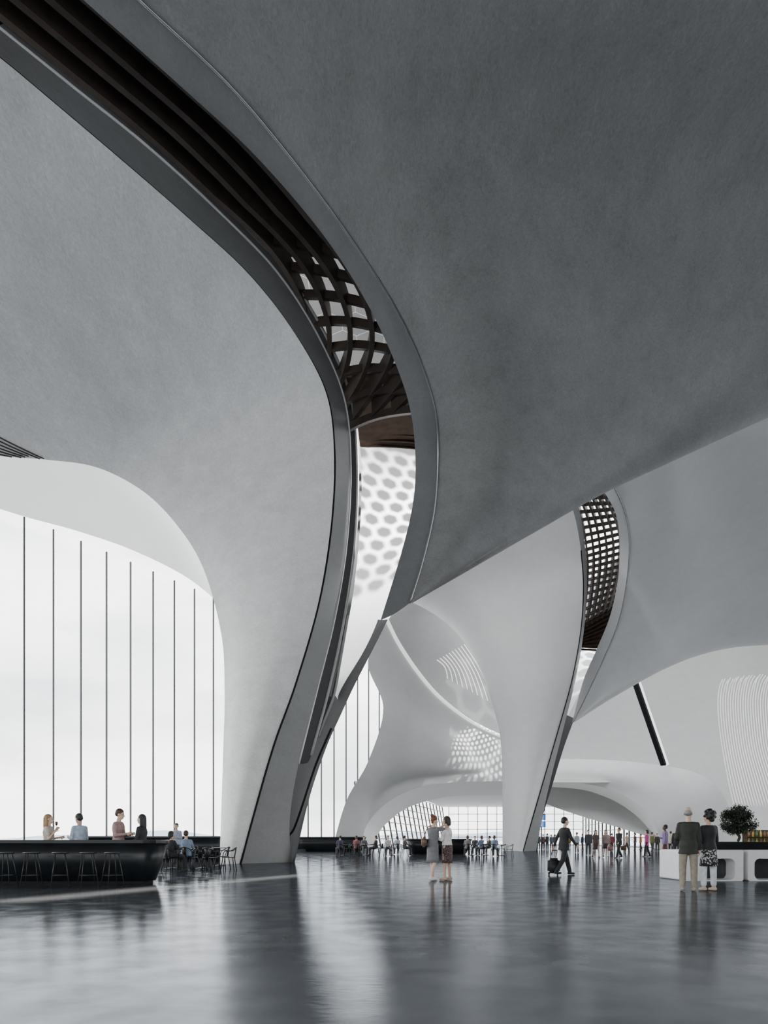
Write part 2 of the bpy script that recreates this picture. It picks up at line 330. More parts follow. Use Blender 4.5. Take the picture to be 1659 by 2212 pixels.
mk('edge_lip',loft([ob,[lerp(a,b,.5)+V((0,-.05,-.1)) for a,b in zip(ob,gb)],gb],90,8),CLIP,B,True)
bm=bmesh.new(); sweep(bm,[p+V((0,-.04,-.02)) for p in herm(gb,90)],circ(.045)); mk('groove',bm,mat('groove_highlight',(.4,.41,.43),.25,metal=.7),B,True)  # pale tube puts the groove's highlight into the colour

# ------------------------------------------------------------ grille in the slot
pa=PP(OA[6:][::-1]); pb=PP(OB[:9])
fa,fb=herm(pa,81),herm(pb,81)
G1=thing('skylight_grille','dark bronze fins and lattice filling the long slot between the two nearest canopies','grille',(-2,30,0))
def slotpt(i,f,dz): return lerp(fa[i],fb[i],f)+V((0,0,dz))
for f0 in (-.35,-.05,.25,.55,.85,1.15,1.45,1.75,2.05):
    bm=bmesh.new(); A_=[]
    for i in range(0,77):
        t=max(0,(i-40)/34); A_.append(slotpt(i,f0+.4*t-1.3*t**2.4,.5+.5*t*t))
    rr=[]
    for i,p in enumerate(A_):
        hh=1.1 if i<38 else max(.85,1.1-(i-38)*.05)
        t=(A_[min(i+1,76)]-A_[max(i-1,0)]).normalized(); s=t.cross(V((0,0,1))).normalized()*.11
        rr.append([bm.verts.new(p-s),bm.verts.new(p+s),bm.verts.new(p+s+V((0,0,hh))),bm.verts.new(p-s+V((0,0,hh)))])
    for a,b in zip(rr[:-1],rr[1:]):
        for j in range(4): bm.faces.new((a[j],a[(j+1)%4],b[(j+1)%4],b[j]))
    mk('fin',bm,DARK,G1,True,False)
for i in range(48,77,4):
    bm=bmesh.new(); sweep(bm,herm([slotpt(min(80,i+2),-.4,.85),slotpt(i,.4,.95),slotpt(max(0,i-1),1.3,.85)],12),rect(.18,.35)); mk('cross_fin',bm,DARK,G1,True,False)
bm=bmesh.new(); loft([[slotpt(i,f,1.9) for i in range(0,50,7)] for f in (-.8,.3,1.5)],40,8,bm); mk('backing_panel',bm,DARK,G1,True)
bm=bmesh.new(); loft([PP([(690,795,35.5),(840,785,35.5),(960,795,35.5)]),PP([(710,875,37.5),(840,865,37.5),(960,875,37.5)]),PP([(735,972,43.3),(840,968,43.8),(950,972,44)])],20,20,bm); mk('ribbed_soffit',bm,BAND,G1,True)
for j in range(12):
    t=j/11; d=35.6+t*7.6; y=800+t**.85*166
    bm=bmesh.new(); sweep(bm,herm(PP([(690+30*t,y+8,d),(790,y-4,d),(880,y-2,d),(960,y+10,d)]),14),rect(.12,.12,-.12)); mk('soffit_rib',bm,BAND,G1,True,False)
def hexes(bm,cx,cy,nx,ny,r,gap,fn,hole=False):
    for j in range(ny):
        for i in range(nx):
            x=cx+(i-nx/2+.5*(j%2))*r*1.732; y=cy+(j-ny/2)*r*1.5
            O=[bm.verts.new(fn(x+(r-(0 if hole else gap))*math.sin(a*math.pi/3),y+(r-(0 if hole else gap))*math.cos(a*math.pi/3))) for a in range(6)]
            if hole:
                I=[bm.verts.new(fn(x+(r-gap)*math.sin(a*math.pi/3),y+(r-gap)*math.cos(a*math.pi/3))) for a in range(6)]
                for a in range(6): bm.faces.new((O[a],O[(a+1)%6],I[(a+1)%6],I[a]))
            else: bm.faces.new(O)
bm=bmesh.new(); hexes(bm,0,46,16,12,1.0,.003,lambda x,y:V((x,y,33)))
tag(mk('skylight',bm,FRIT,smooth=False),'skylight of grey hexagonal glass panels seen above the dark lattice in the long slot','skylight')
def dapple(lp,tg,dist,spot,energy,r,gap,nx,ny,hole,soft,label,yo=0,blend=.4,cut=None,edge=None,low=None):
    dd=(tg-lp).normalized(); su=dd.cross(V((0,0,1))).normalized(); sv=su.cross(dd)
    fn=lambda x,y:lp+dd*dist+su*x+sv*y
    pr=lambda p:(dist*(p-lp).dot(su)/(p-lp).dot(dd),dist*(p-lp).dot(sv)/(p-lp).dot(dd))
    bm=bmesh.new(); hexes(bm,0,yo,nx,ny,r,gap,fn,hole)
    if cut is not None:
        yc=pr(cut)[1]
        quadpoly(bm,[fn(-1.8,yc),fn(1.1,yc),fn(1.1,yc+1.2),fn(-1.8,yc+1.2)])
    if low is not None:
        yc=pr(low)[1]
        quadpoly(bm,[fn(-1.4,yc-1.6),fn(2.2,yc-1.6),fn(2.2,yc),fn(-1.4,yc)])
    if edge is not None:
        E_=[pr(p) for p in edge]
        for (xa,ya),(xb,yb) in zip(E_[:-1],E_[1:]): quadpoly(bm,[fn(xa+.03,ya),fn(2.2,ya),fn(2.2,yb),fn(xb+.03,yb)])
    tag(mk('added_dapple_screen',bm,BLACK,smooth=False),label,'screen')  # unseen screen added to cast dapple; its flat panels block stray light
    ld=bpy.data.lights.new('added_sun_spot','SPOT'); ld.energy=energy; ld.spot_size=math.radians(spot); ld.spot_blend=blend; ld.shadow_soft_size=soft  # hidden lamp added in place of sun through the skylight
    lo=bpy.data.objects.new('added_sun_spot',ld); col.objects.link(lo); lo.location=lp; lo.rotation_euler=dd.to_track_quat('-Z','Y').to_euler()
dapple(V((3.6,36.4,21.8)),V((0,41.8,20.5)),.75,150,16000,.074,.0155,13,13,False,.02,'unseen hexagon screen added to shape the lamp light above the vault',.1,.2,P(830,968,43),wr[:6],wr[4])
dapple(P(1135,1480,77),P(1035,1632,82),.8,46,13000,.03,.013,28,28,True,.004,'unseen perforated screen added to dapple the lamp light beside the middle column')
dapple(P(1375,1395,70.6),P(1252,1440,72.8),.5,110,9000,.06,.013,12,12,False,.008,'unseen hexagon screen added to shape the lamp light behind the right vault')
# unseen lamp added to throw the sun streak on the floor
ld=bpy.data.lights.new('added_streak_lamp','AREA'); ld.shape='RECTANGLE'; ld.size=13.5; ld.size_y=.5; ld.energy=200; ld.spread=math.radians(6); ld.color=(1,.93,.84)
lo=bpy.data.objects.new('added_streak_lamp',ld); col.objects.link(lo); lo.location=(-3.8,17.9,13); lo.rotation_euler=(0,0,math.atan2(12.3,5.4))

# ------------------------------------------------------------ second column (D) and vault (C)
GD=[(1130,1838,68),(1170,1700,68),(1205,1580,67.5),(1235,1470,66),(1254,1365,64),(1260,1270,61),(1255,1190,58),(1235,1095,52),(1180,1000,46)]
LD=[(1086,1837,70),(1085,1710,70),(1082,1605,70.5),(1066,1530,71),(1036,1445,72),(990,1372,73),(930,1322,73),(850,1285,72),(720,1240,68)]
OD=[(1158,1838,69),(1182,1715,69),(1213,1590,69),(1243,1470,68),(1261,1365,66),(1268,1270,63),(1265,1190,60),(1247,1088,54),(1195,990,47)]
gd,l_d,od=PP(GD),PP(LD),PP(OD)
D=thing('concrete_column','white concrete column in the middle distance, spreading upward behind the big dark vault','column',(14,69,0))
bul=[1.2,1.2,1.1,1,.8,.4,.2,0,0]; dom=[0,0,0,0,0,.4,.8,1,1]
dm1=[lerp(a,b,.35)+V((0,-u,z)) for a,b,u,z in zip(gd,l_d,bul,dom)]; dm2=[lerp(a,b,.72)+V((0,-u,z)) for a,b,u,z in zip(gd,l_d,bul,dom)]
bk=PP([(1120,1836,73),(1122,1710,73.5),(1120,1600,74.5),(1110,1520,77),(1085,1430,80),(1050,1350,84),(990,1290,86),(900,1250,86),(760,1200,82)])
mk('shell',loft([gd,dm1,dm2,l_d,bk],60,34),CONW,D,True)
mk('edge_lip',loft([gd,od],60,4),CLIP,D,True)
bm=bmesh.new(); sweep(bm,[p+V((0,-.05,0)) for p in herm(gd[:7],50)],circ(.05,6)); mk('groove',bm,BLACK,D,True)
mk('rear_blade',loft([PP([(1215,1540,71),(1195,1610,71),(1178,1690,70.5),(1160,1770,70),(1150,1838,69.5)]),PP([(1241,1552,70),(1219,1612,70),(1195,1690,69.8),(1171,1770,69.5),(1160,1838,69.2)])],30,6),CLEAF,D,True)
mk('sunlit_tail',loft([PP([(1225,1380,73),(1228,1440,72),(1222,1500,71),(1222,1545,70.6)]),PP([(1315,1380,74),(1285,1430,72.5),(1255,1490,71.3),(1228,1545,70.6)])],30,8),CONW,D,True)
OC=[(1270,1000,46),(1305,1062,50),(1330,1110,53),(1338,1170,56.5),(1335,1250,60),(1318,1330,63.5),(1290,1400,66),(1260,1470,68),(1236,1560,69.5)]
GC=[(1290,985,46),(1325,1050,50),(1350,1110,53),(1359,1180,56.5),(1352,1265,60),(1335,1345,63.5),(1305,1420,66),(1268,1500,68),(1238,1560,69.5)]
C1=[(1400,950,43),(1420,1010,47),(1440,1090,51),(1450,1180,56),(1435,1280,60.5),(1400,1370,64),(1345,1440,66.5),(1285,1515,68.5),(1239,1560,69.5)]
C2=[(1600,880,40),(1620,950,45),(1630,1050,50),(1620,1170,56),(1580,1280,61),(1500,1370,65),(1400,1447,67.5),(1300,1512,69),(1240,1560,69.5)]
LC=[(2100,950,44),(2100,1150,50),(2000,1300,56),(1850,1380,62),(1690,1390,65.5),(1565,1402,67.5),(1450,1438,68.7),(1330,1503,69.5),(1240,1561,69.6)]
LC2=[(x,y-30*(i<8),d+4*(i<8)) for i,(x,y,d) in enumerate(LC)]
C=thing('concrete_vault','lighter grey concrete vault behind the big one at the right edge','vault',(28,68,0))
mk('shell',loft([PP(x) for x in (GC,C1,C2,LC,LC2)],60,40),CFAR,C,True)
oc,gc=PP(OC),PP(GC)
mk('edge_lip',loft([oc,gc],60,4),CFAR,C,True)
bm=bmesh.new(); sweep(bm,[p+V((0,-.06,0)) for p in herm(gc,50)],circ(.05,6)); mk('groove',bm,MC['groove_highlight'],C,True)
qa=herm(PP([(1195,990,47),(1247,1088,54),(1265,1190,60),(1268,1270,63),(1261,1365,66),(1250,1400,67)]),61)
qb=herm(PP([(1270,1000,48),(1317,1085,53),(1338,1170,57.5),(1333,1255,61),(1315,1335,64.5),(1288,1402,67)]),61)
G2=thing('skylight_grille','dark curved lattice with bright gaps in the slot between the middle column and right vault','grille',(23,60,0))
def q(i,f,dz): return lerp(qa[i],qb[i],f)+V((0,1.2,dz))
for f in (-.15,.05,.25,.45,.65,.85,1.05,1.25):
    bm=bmesh.new(); sweep(bm,[q(i,f+.12*math.sin(i/48*3.1),.3) for i in range(0,48)],[(-.09,0),(.09,0),(.09,.7),(-.09,.7)],side=(1,0,0)); mk('fin',bm,DARK,G2,True,False)
for i in range(10,48,2):
    bm=bmesh.new(); sweep(bm,[q(i,-.2,.4),q(i,1.25,.4)],rect(.3,.2)); mk('cross_fin',bm,DARK,G2,True,False)
bm=bmesh.new(); loft([[q(i,f,.4) for i in (45,49,53,57,60)] for f in (-.4,.5,1.5)],20,8,bm); mk('ribbed_soffit',bm,BAND,G2,True)
for i in range(46,61,2):
    bm=bmesh.new(); sweep(bm,[q(i,-.3,.3),q(i,1.4,.3)],rect(.25,.12,-.12)); mk('soffit_rib',bm,BAND,G2,True,False)

# ------------------------------------------------------------ far architecture
E=sroot('wall_far',(5,80,0))
T=[(836,1342,70),(860,1390,73),(900,1450,77),(945,1503,80),(1000,1548,82),(1050,1577,83),(1105,1600,84)]
rows=[T,[(795,1430,66),(840,1475,71),(890,1520,77),(945,1560,80),(1000,1590,82),(1050,1610,83),(1105,1625,84)],
[(828,1530,66),(860,1560,71),(900,1588,76.5),(950,1610,79),(1000,1628,81),(1050,1640,83),(1105,1648,84)],
[(795,1645,65),(835,1650,70),(885,1652,76),(940,1655,79),(1000,1660,81),(1050,1665,83),(1105,1668,84)],
[(748,1730,65),(790,1735,69.5),(820,1715,75),(870,1690,78),(940,1679,80.5),(1010,1677,82),(1105,1679,84)],
[(716,1839,65),(772,1838,69),(795,1777,74),(845,1728,77),(915,1698,80),(1000,1689,82),(1105,1687,84)],
[(752,1832,86),(800,1833,88),(826,1788,92),(875,1748,96),(940,1726,99),(1010,1718,102),(1105,1716,104)]]
mk('arch_wall',loft([PP(r) for r in rows[:6]],50,44),CFAR,E,True)
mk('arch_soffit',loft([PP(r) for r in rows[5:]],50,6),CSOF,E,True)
T2=[(x,y,d+5) for x,y,d in T]
bm=loft([PP(T2),PP([(885,1290,88),(915,1300,88),(960,1340,88.5),(1010,1400,89),(1060,1470,90),(1095,1530,91),(1130,1580,92)]),PP([(880,1150,92),(930,1170,92),(1000,1200,92),(1050,1250,93),(1100,1320,94),(1140,1400,95),(1160,1500,96)])],40,24)
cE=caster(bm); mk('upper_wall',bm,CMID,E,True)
bm=bmesh.new(); sweep(bm,[p+V((0,-.3,0)) for p in herm(PP(T),50)],circ(.2,8)); mk('ribbon_trim',bm,mat('white_trim_glow',(.9,.9,.9),.3,var=.02,emit=1.0),E,True)  # glow added to the white trim's colour; no lamp there
for i in range(10):
    t=i/9; x0,y0=944+58*t,1426-34*t; x1,y1=966+98*t,1466+54*t
    pts=[cE(lerp(x0,x1,u/8)+6*math.sin(u/8*3.14),lerp(y0,y1,u/8)-4*math.sin(u/8*3.14),.12) for u in range(9)]; pts=[p for p in pts if p]
    if len(pts)>2: bm=bmesh.new(); sweep(bm,pts,rect(.075,.06)); mk('light_slit',bm,SLIT,E,True)
E3=sroot('wall_rear',(28,90,0))
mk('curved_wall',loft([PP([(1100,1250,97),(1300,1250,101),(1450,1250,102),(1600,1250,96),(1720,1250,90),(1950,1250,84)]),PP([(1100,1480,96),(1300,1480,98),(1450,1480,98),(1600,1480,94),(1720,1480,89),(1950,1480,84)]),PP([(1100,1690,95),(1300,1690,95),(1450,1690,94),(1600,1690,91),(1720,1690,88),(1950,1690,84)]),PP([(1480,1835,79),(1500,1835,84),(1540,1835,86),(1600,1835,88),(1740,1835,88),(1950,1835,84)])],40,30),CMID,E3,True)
tp=[(1150,1640,90),(1260,1640,89),(1350,1644,87),(1440,1655,84),(1500,1668,81),(1545,1695,78),(1575,1745,76),(1600,1837,74)]
bt=[(1150,1688,90),(1250,1692,89),(1310,1703,87.5),(1355,1722,86),(1392,1750,84),(1415,1785,82),(1428,1815,81),(1440,1836,80)]
mdl=[((a[0]+b[0])/2,(a[1]+b[1])/2+3,(a[2]+b[2])/2-.7) for a,b in zip(tp,bt)]
bb=[(1150,1716,104),(1245,1720,102),(1295,1735,100),(1330,1752,98),(1365,1775,95),(1390,1800,92),(1405,1825,90),(1415,1834,88)]
mk('mezzanine_band',loft([PP(x) for x in (tp,mdl,bt)],50,16),CFAR,E3,True)
mk('mezzanine_soffit',loft([PP(x) for x in (bt,bb)],50,6),CSOF,E3,True)
bm=bmesh.new(); sweep(bm,PP([(1366,1462,80),(1432,1654,83)]),rect(.62,.3)); mk('dark_slot',bm,BLACK,E3,True,False)  # black bar puts in the darkness of the slot between walls
bm=bmesh.new(); sweep(bm,PP([(1374,1462,80),(1440,1654,83)]),rect(.14,.4)); mk('slot_edge',bm,MC['white_trim_glow'],E3,True,False)
S=thing('slatted_screen','pale curved wall of narrow vertical slats with bright gaps at the far right','screen',(44,82,0))
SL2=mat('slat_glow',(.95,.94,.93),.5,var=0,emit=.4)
for i in range(30):
    x=1552+i*5.4; k=i*17/30; s1=random.uniform(-5,3)
    bm=bmesh.new(); sweep(bm,herm(PP([(x+34+k*1.5,1742,81),(x+22+k,1690,81),(x+9,1620,81),(x+1,1560,80.5),(x-1,1512,80),(x+3+k*.3,1484-k*.8+s1,79.5),(x+9+k*.7,1470-k*1.2+s1,79)]),28),[(-.035,-.03),(.035,-.03),(.035,.03),(-.035,.03)],side=(1,0,0)); mk('slat',bm,SL2,S,True)
bm=bmesh.new(); quadpoly(bm,[(-1,87,8.3),(40,87,8.3),(50,152,8.3),(13,152,8.3)]); struct(mk('ceiling',bm,CSOF,smooth=False))
gridwin('window_2',(-2.2,86,0),(14,150,0),8.3,18,7,1.5,.1)
gridwin('window_3',(14,150,0),(43,150,0),8.3,14,5)
gridwin('window_4',(43,150,0),(36.5,94,0),8.3,16,6,0,.09)
bm=bmesh.new(); lathe(bm,[(2.2,8.15),(2.2,8.25)],24,(30,125,0)); tag(mk('ceiling_light',bm,SLIT),'round white ceiling light in the far hall just right of the middle column','ceiling light')

# ------------------------------------------------------------ furniture
def boat(name,label,cat,x0,x1,y,wd,h,inset=.35,rz=0):
    t=thing(name,label,cat,((x0+x1)/2,y,0),rz); L=(x1-x0)/2; r=wd/2
    def outl(ins,z):
        o=[]; rr=max(r-ins,.05)
        for s,cx in ((1,L-r),(-1,-L+r)):
            for a in range(13):
                g=-math.pi/2+math.pi*a/12; o.append(V((cx*1.0+s*rr*math.cos(g)- (s*ins*.2), s*rr*math.sin(g),z)))
        return o
    def stack(lv):
        bm=bmesh.new(); rr=[[bm.verts.new(p) for p in outl(i,z)] for i,z in lv]; n=len(rr[0])
        for a,b in zip(rr[:-1],rr[1:]):
            for i in range(n): bm.faces.new((a[i],a[(i+1)%n],b[(i+1)%n],b[i]))
        bm.faces.new(rr[0][::-1]); bm.faces.new(rr[-1]); return bm
    mk('kick_plate',stack([(inset+.06,0),(inset+.06,.1)]),BLACK,t,smooth=False)
    mk('body',stack([(inset,.08),(inset*.55,h*.45),(.03,h-.1)]),BARM,t)
    mk('counter_top',stack([(.02,h-.1),(0,h-.08),(0,h-.01),(.02,h)]),BARM,t,smooth=False)
    return t
boat('bar_counter','long black boat-shaped bar counter at the left with stools in front','bar counter',-13.5,-5.25,16.9,1.15,1.06,.26)
boat('serving_counter','low black counter behind the dining tables left of the big column','counter',-15.5,-7.6,34.5,1.2,1.25)
boat('serving_counter','long low black counter behind the diners right of the big column base','counter',-9.5,-1.6,63,1.6,1.35)
boat('serving_counter','black boat-shaped counter behind the embracing couple','counter',1.6,6.6,52,1.5,1.15)
def make_stool():
    t=thing('bar_stool','backless bar stool with thin metal legs in front of the black bar','bar stool',group='bar stools along the black counter')
    bm=bmesh.new(); lathe(bm,[(.12,.735),(.18,.745),(.185,.765),(.16,.775)],18); mk('seat',bm,CHAIRM,t)
    for sx in (-1,1):
        for sy in (-1,1):
            bm=bmesh.new(); sweep(bm,[V((.1*sx,.1*sy,.74)),V((.19*sx,.19*sy,0))],circ(.009,6)); mk('leg',bm,CHROME,t)
    bm=bmesh.new()
    pts=[V((.165*sx,.165*sy,.25)) for sx,sy in ((-1,-1),(1,-1),(1,1),(-1,1),(-1,-1))]
    for a,b in zip(pts[:-1],pts[1:]): sweep(bm,[a,b],circ(.008,6))
    mk('footrest',bm,CHROME,t); return t
st=make_stool()
for i,px in enumerate((12,68,130,190,243)):
    d=15.9; x=(px-HX)*d/F; s=st if i==0 else dup(st,(0,0,0),0)
    s.location=(x,d,0); s.rotation_euler=(0,0,.2*i)
    s['label']=['bar stool with metal legs at the left edge of the picture','second bar stool from the left before the black bar','middle bar stool of the five before the black bar','fourth bar stool from the left before the black bar','rightmost bar stool before the black bar'][i]
def make_chair(label,group):
    t=thing('cafe_chair',label,'chair',group=group)
    bm=bmesh.new(); box(bm,(0,0,.45),(.42,.42,.025)); bmesh.ops.bevel(bm,geom=[e for e in bm.edges],offset=.012,segments=2,affect='EDGES'); mk('seat',bm,CHAIRM,t)
    for sx in (-1,1):
        for sy in (-1,1):
            bm=bmesh.new(); sweep(bm,[V((.17*sx,.17*sy,.44)),V((.23*sx,.23*sy,0))],circ(.017,6)); mk('leg',bm,CHAIRM,t)
    bm=bmesh.new(); pts=herm([V((.2,.18,.45)),V((.23,.1,.66)),V((.22,-.1,.68)),V((.15,-.23,.76)),V((0,-.27,.8)),V((-.15,-.23,.76)),V((-.22,-.1,.68)),V((-.23,.1,.66)),V((-.2,.18,.45))],40); sweep(bm,pts,circ(.016,6)); mk('arm_hoop',bm,CHAIRM,t)
    bm=bmesh.new(); sweep(bm,[V((0,-.2,.45)),V((0,-.265,.8))],[(-.07,-.008),(.07,-.008),(.07,.008),(-.07,.008)],side=(1,0,0)); mk('backrest',bm,CHAIRM,t)
    return t
ch=make_chair('dark metal armchair at the dining tables behind the bar','dark metal chairs beside the bar')
near=[(346,24.6,.3),(370,23.4,-.6),(383,27.0,2.6),(402,24.8,0),(430,24.2,.4),(447,27.6,2.9),(456,23.6,-.5),(480,25.6,1.4),(494,24.2,1.6),(415,28.8,3.0)]
for i,(px,d,r) in enumerate(near):
    c=ch if i==0 else dup(ch,(0,0,0),0); c.location=((px-HX)*d/F,d,0); c.rotation_euler=(0,0,r)
ch2=make_chair('dark metal armchair in the distant dining area behind the embracing couple','distant dark metal chairs')
farc=[(735,46,.2),(752,50,2.8),(770,46.5,.4),(786,50,-1.2),(812,47,1.5),(824,51,.3),(838,46.5,2.9),(858,50.5,.2),(874,47,-1.4),(1010,46,.1),(1026,51,2.8),(1040,47,.6),(1057,50,1.5),(1068,45,-.4),(1084,49,1.3),(1100,46,1.6)]
for i,(px,d,r) in enumerate(farc):
    c=ch2 if i==0 else dup(ch2,(0,0,0),0); c.location=((px-HX)*d/F,d,0); c.rotation_euler=(0,0,r)
def make_table(label,group):
    t=thing('cafe_table',label,'table',group=group)
    bm=bmesh.new(); lathe(bm,[(.38,.72),(.4,.725),(.4,.745),(.39,.75)],24); mk('tabletop',bm,BARM,t)
    bm=bmesh.new(); lathe(bm,[(.035,.03),(.03,.4),(.04,.72)],12); mk('pedestal',bm,CHAIRM,t)
    bm=bmesh.new(); lathe(bm,[(.24,0),(.24,.015),(.05,.04)],20); mk('base',bm,CHAIRM,t); return t
tb=make_table('round dark cafe table among the chairs behind the bar','round dark tables')
for i,(px,d) in enumerate([(372,25.7),(437,25.8),(474,28.5)]):
    c=tb if i==0 else dup(tb,(0,0,0),0); c.location=((px-HX)*d/F,d,0)
    c['label']=['round dark cafe table at the right end of the bar','round dark cafe table between the empty metal chairs','round dark cafe table nearest the big column'][i]
tb2_=make_table('round dark cafe table in the distant dining area behind the embracing couple','distant round tables')
for i,(px,d) in enumerate([(744,48),(792,47.8),(846,48.5),(1019,48.5),(1050,48.5),(1084,47)]):
    c=tb2_ if i==0 else dup(tb2_,(0,0,0),0); c.location=((px-HX)*d/F,d,0)
def rrect(x0,x1,z0,z1,r,n=6):
    o=[]
    for cx,cz,a0 in ((x1-r,z1-r,0),(x0+r,z1-r,90),(x0+r,z0+r,180),(x1-r,z0+r,270)):
        for i in range(n+1):
            g=math.radians(a0+90*i/n); o.append((cx+r*math.cos(g),cz+r*math.sin(g)))
    return o
def bench(px0,px1,hx0,hx1,d,dep,label):
    x0,x1=(px0-HX)*d/F,(px1-HX)*d/F; a,b=(hx0-HX)*d/F,(hx1-HX)*d/F
    t=thing('planter_bench',label,'bench',((x0+x1)/2,d+dep/2,0)); cx=(x0+x1)/2
    O=rrect(x0-cx,x1-cx,0,.8,.05); I=rrect(a-cx,b-cx,.03,.58,.14)
    bm=bmesh.new(); rg=[]
    for y in (-dep/2,dep/2): rg.append(([bm.verts.new((x,y,z)) for x,z in O],[bm.verts.new((x,y,z)) for x,z in I]))
    n=len(O)
    for i in range(n):
        j=(i+1)%n
        bm.faces.new((rg[0][0][i],rg[0][0][j],rg[0][1][j],rg[0][1][i])); bm.faces.new((rg[1][0][i],rg[1][1][i],rg[1][1][j],rg[1][0][j]))
        bm.faces.new((rg[0][0][i],rg[1][0][i],rg[1][0][j],rg[0][0][j])); bm.faces.new((rg[0][1][i],rg[0][1][j],rg[1][1][j],rg[1][1][i]))
    mk('body',bm,WHITE,t,smooth=False)
    bm=bmesh.new(); box(bm,((a+b)/2-cx,-dep/2+.5,.3),(b-a,.04,.52)); mk('recess_panel',bm,mat('recess_dark',(.03,.03,.033),.5),t,smooth=False)
    return t
bench(1478,1606,1516,1588,17.9,1.6,'white planter bench unit with a rounded recess beside the elderly pair')
bench(1616,1800,1630,1720,17.9,1.6,'white planter bench unit at the right edge of the picture')
px0=(1530-HX)*18.6/F
t=thing('planter_tray','black planter tray resting on the white bench under the small tree','planter',(px0+1.9,18.75,.801))
bm=bmesh.new(); rr=[]
for w,dp,z in ((3.6,.9,0),(3.8,1.1,.2)): rr.append([bm.verts.new((sx*w/2,sy*dp/2,z)) for sx,sy in ((-1,-1),(1,-1),(1,1),(-1,1))])
for i in range(4): bm.faces.new((rr[0][i],rr[0][(i+1)%4],rr[1][(i+1)%4],rr[1][i]))
bm.faces.new(rr[0][::-1]); bm.faces.new(rr[1]); mk('tray',bm,BARM,t,smooth=False)
bm=bmesh.new(); box(bm,(0,0,.2),(3.6,.95,.02)); mk('soil',bm,mat('soil',(.03,.025,.02),.9),t,smooth=False)
tx=(1597-HX)*18.7/F
t=thing('bonsai_tree','small rounded dark green tree in the black planter behind the elderly pair','tree',(tx,18.75,1.012))
bm=bmesh.new(); tk=herm([V((0,0,.035)),V((.03,0,.13)),V((-.02,.02,.24)),V((.02,0,.4))],12)
for a,b in zip(tk[:-1],tk[1:]): caps(bm,a,b,.04,.036,8)
for a in range(7):
    g=a*.9; caps(bm,V((0,0,.2)),V((.3*math.cos(g),.25*math.sin(g),.45+.14*math.sin(g*2.3))),.02,.01,6)
mk('trunk',bm,mat('bark',(.05,.04,.03),.8,bump=.4,scale=10),t)
bm=bmesh.new()
for i in range(90):
    u=V((random.gauss(0,1),random.gauss(0,1),random.gauss(0,1))).normalized()*random.random()**.4
    c=V((u.x*.42,u.y*.36,.54+u.z*.34+(.06 if u.z>0 else 0)))
    for j in range(110):
        u=V((random.gauss(0,1),random.gauss(0,1),random.gauss(0,.8))).normalized()*random.uniform(.05,.13); p=c+u
        n=V((random.gauss(0,1),random.gauss(0,1),random.gauss(0,1)+.6)).normalized(); s=n.orthogonal().normalized()*.022; q2=n.cross(s)*.6
        bm.faces.new([bm.verts.new(p+s),bm.verts.new(p+q2),bm.verts.new(p-s),bm.verts.new(p-q2)])
mk('foliage',bm,mat('leaf_dark',(.014,.022,.013),.5,var=.5,scale=9),t,smooth=False)
bx=(1652-HX)*30/F
t=thing('back_bar','dark back bar with amber bottle shelves at the right edge behind the tree','back bar',(bx+.6,30.3,0))
bm=bmesh.new(); box(bm,(0,0,.4),(2.6,.5,.8)); mk('cabinet',bm,BARM,t,smooth=False)
bm=bmesh.new(); box(bm,(0,.22,1.15),(2.6,.04,.7)); mk('light_panel',bm,mat('amber_panel',(.10,.075,.04),.5,var=.6,scale=5,emit=.15),t,smooth=False)
for z in (.8,1.17): bm=bmesh.new(); box(bm,(0,0,z+.012),(2.6,.4,.024)); mk('shelf',bm,BARM,t,smooth=False)
bc=[(.6,.36,.05),(.08,.2,.06),(.75,.6,.08),(.3,.1,.04)]
for i in range(14):
    bm=bmesh.new(); lathe(bm,[(.035,0),(.04,.01),(.04,.18),(.015,.23),(.014,.3),(.016,.31)],10)
    o=mk('bottle',bm,mat('bottle_%s'%['amber','green','yellow','brown'][i%4],bc[i%4],.15),None); o.location=(bx-.55+.17*(i%7),30.25,.825+.37*(i//7)); tag(o,'small glass bottle on the amber lit back bar shelves','bottle','bottles on the back bar')
t=thing('information_screen','pair of blue departure screens on a post right of the middle column','screen',((1170-HX)*74/F,74,0))
bm=bmesh.new(); box(bm,(0,.1,1.9),(.1,.1,3.8)); mk('post',bm,CHAIRM,t,smooth=False)
for z in (2.75,3.5):
    bm=bmesh.new(); box(bm,(0,0,z),(.85,.08,.62)); p=mk('display_case',bm,BLACK,t,smooth=False)
    bm=bmesh.new(); box(bm,(0,-.05,z),(.78,.02,.55)); mk('display',bm,mat('blue_display',(.03,.14,.5),.3,emit=.8),p,smooth=False)
    bm=bmesh.new()
    for j in range(5): box(bm,(-.08+.03*(j%2),-.065,z-.2+j*.1),(.5,.006,.03))
    mk('text_lines',bm,mat('screen_white',(.8,.9,1),.4,emit=1),p,smooth=False)

# ------------------------------------------------------------ people
ARMS={'down':((.16,.0,-1),(.03,.22,-1)),'bent':((.2,.1,-1),(-.35,.9,.15)),'up':((.25,.75,-.45),(-.35,.75,.75)),'hug':((.35,.9,.05),(-.5,.75,.25)),
 'table':((.15,.5,-.9),(-.35,.95,.0)),'drag':((.25,-.45,-1),(.05,-.35,-1)),'hold':((.2,.15,-1),(-.1,.55,.75)),'front':((.2,.1,-1),(-.75,.6,-.25)),'back':((.25,-.2,-1),(-.3,.05,-1)),'swing':((.15,.35,-1),(0,.7,-.8)),'swingb':((.15,-.35,-1),(0,-.05,-1))}
LEGS={'stand':((3,4,.05),(0,2,.05)),'walk':((22,6,.02),(-12,22,.02)),'step':((10,6,.04),(-6,12,.04)),'sit':((84,86,.12),(80,80,.12))}
def pm(c): return mat('cloth_%d_%d_%d'%tuple(int(x*100) for x in c),c,.75,var=.18,scale=14)
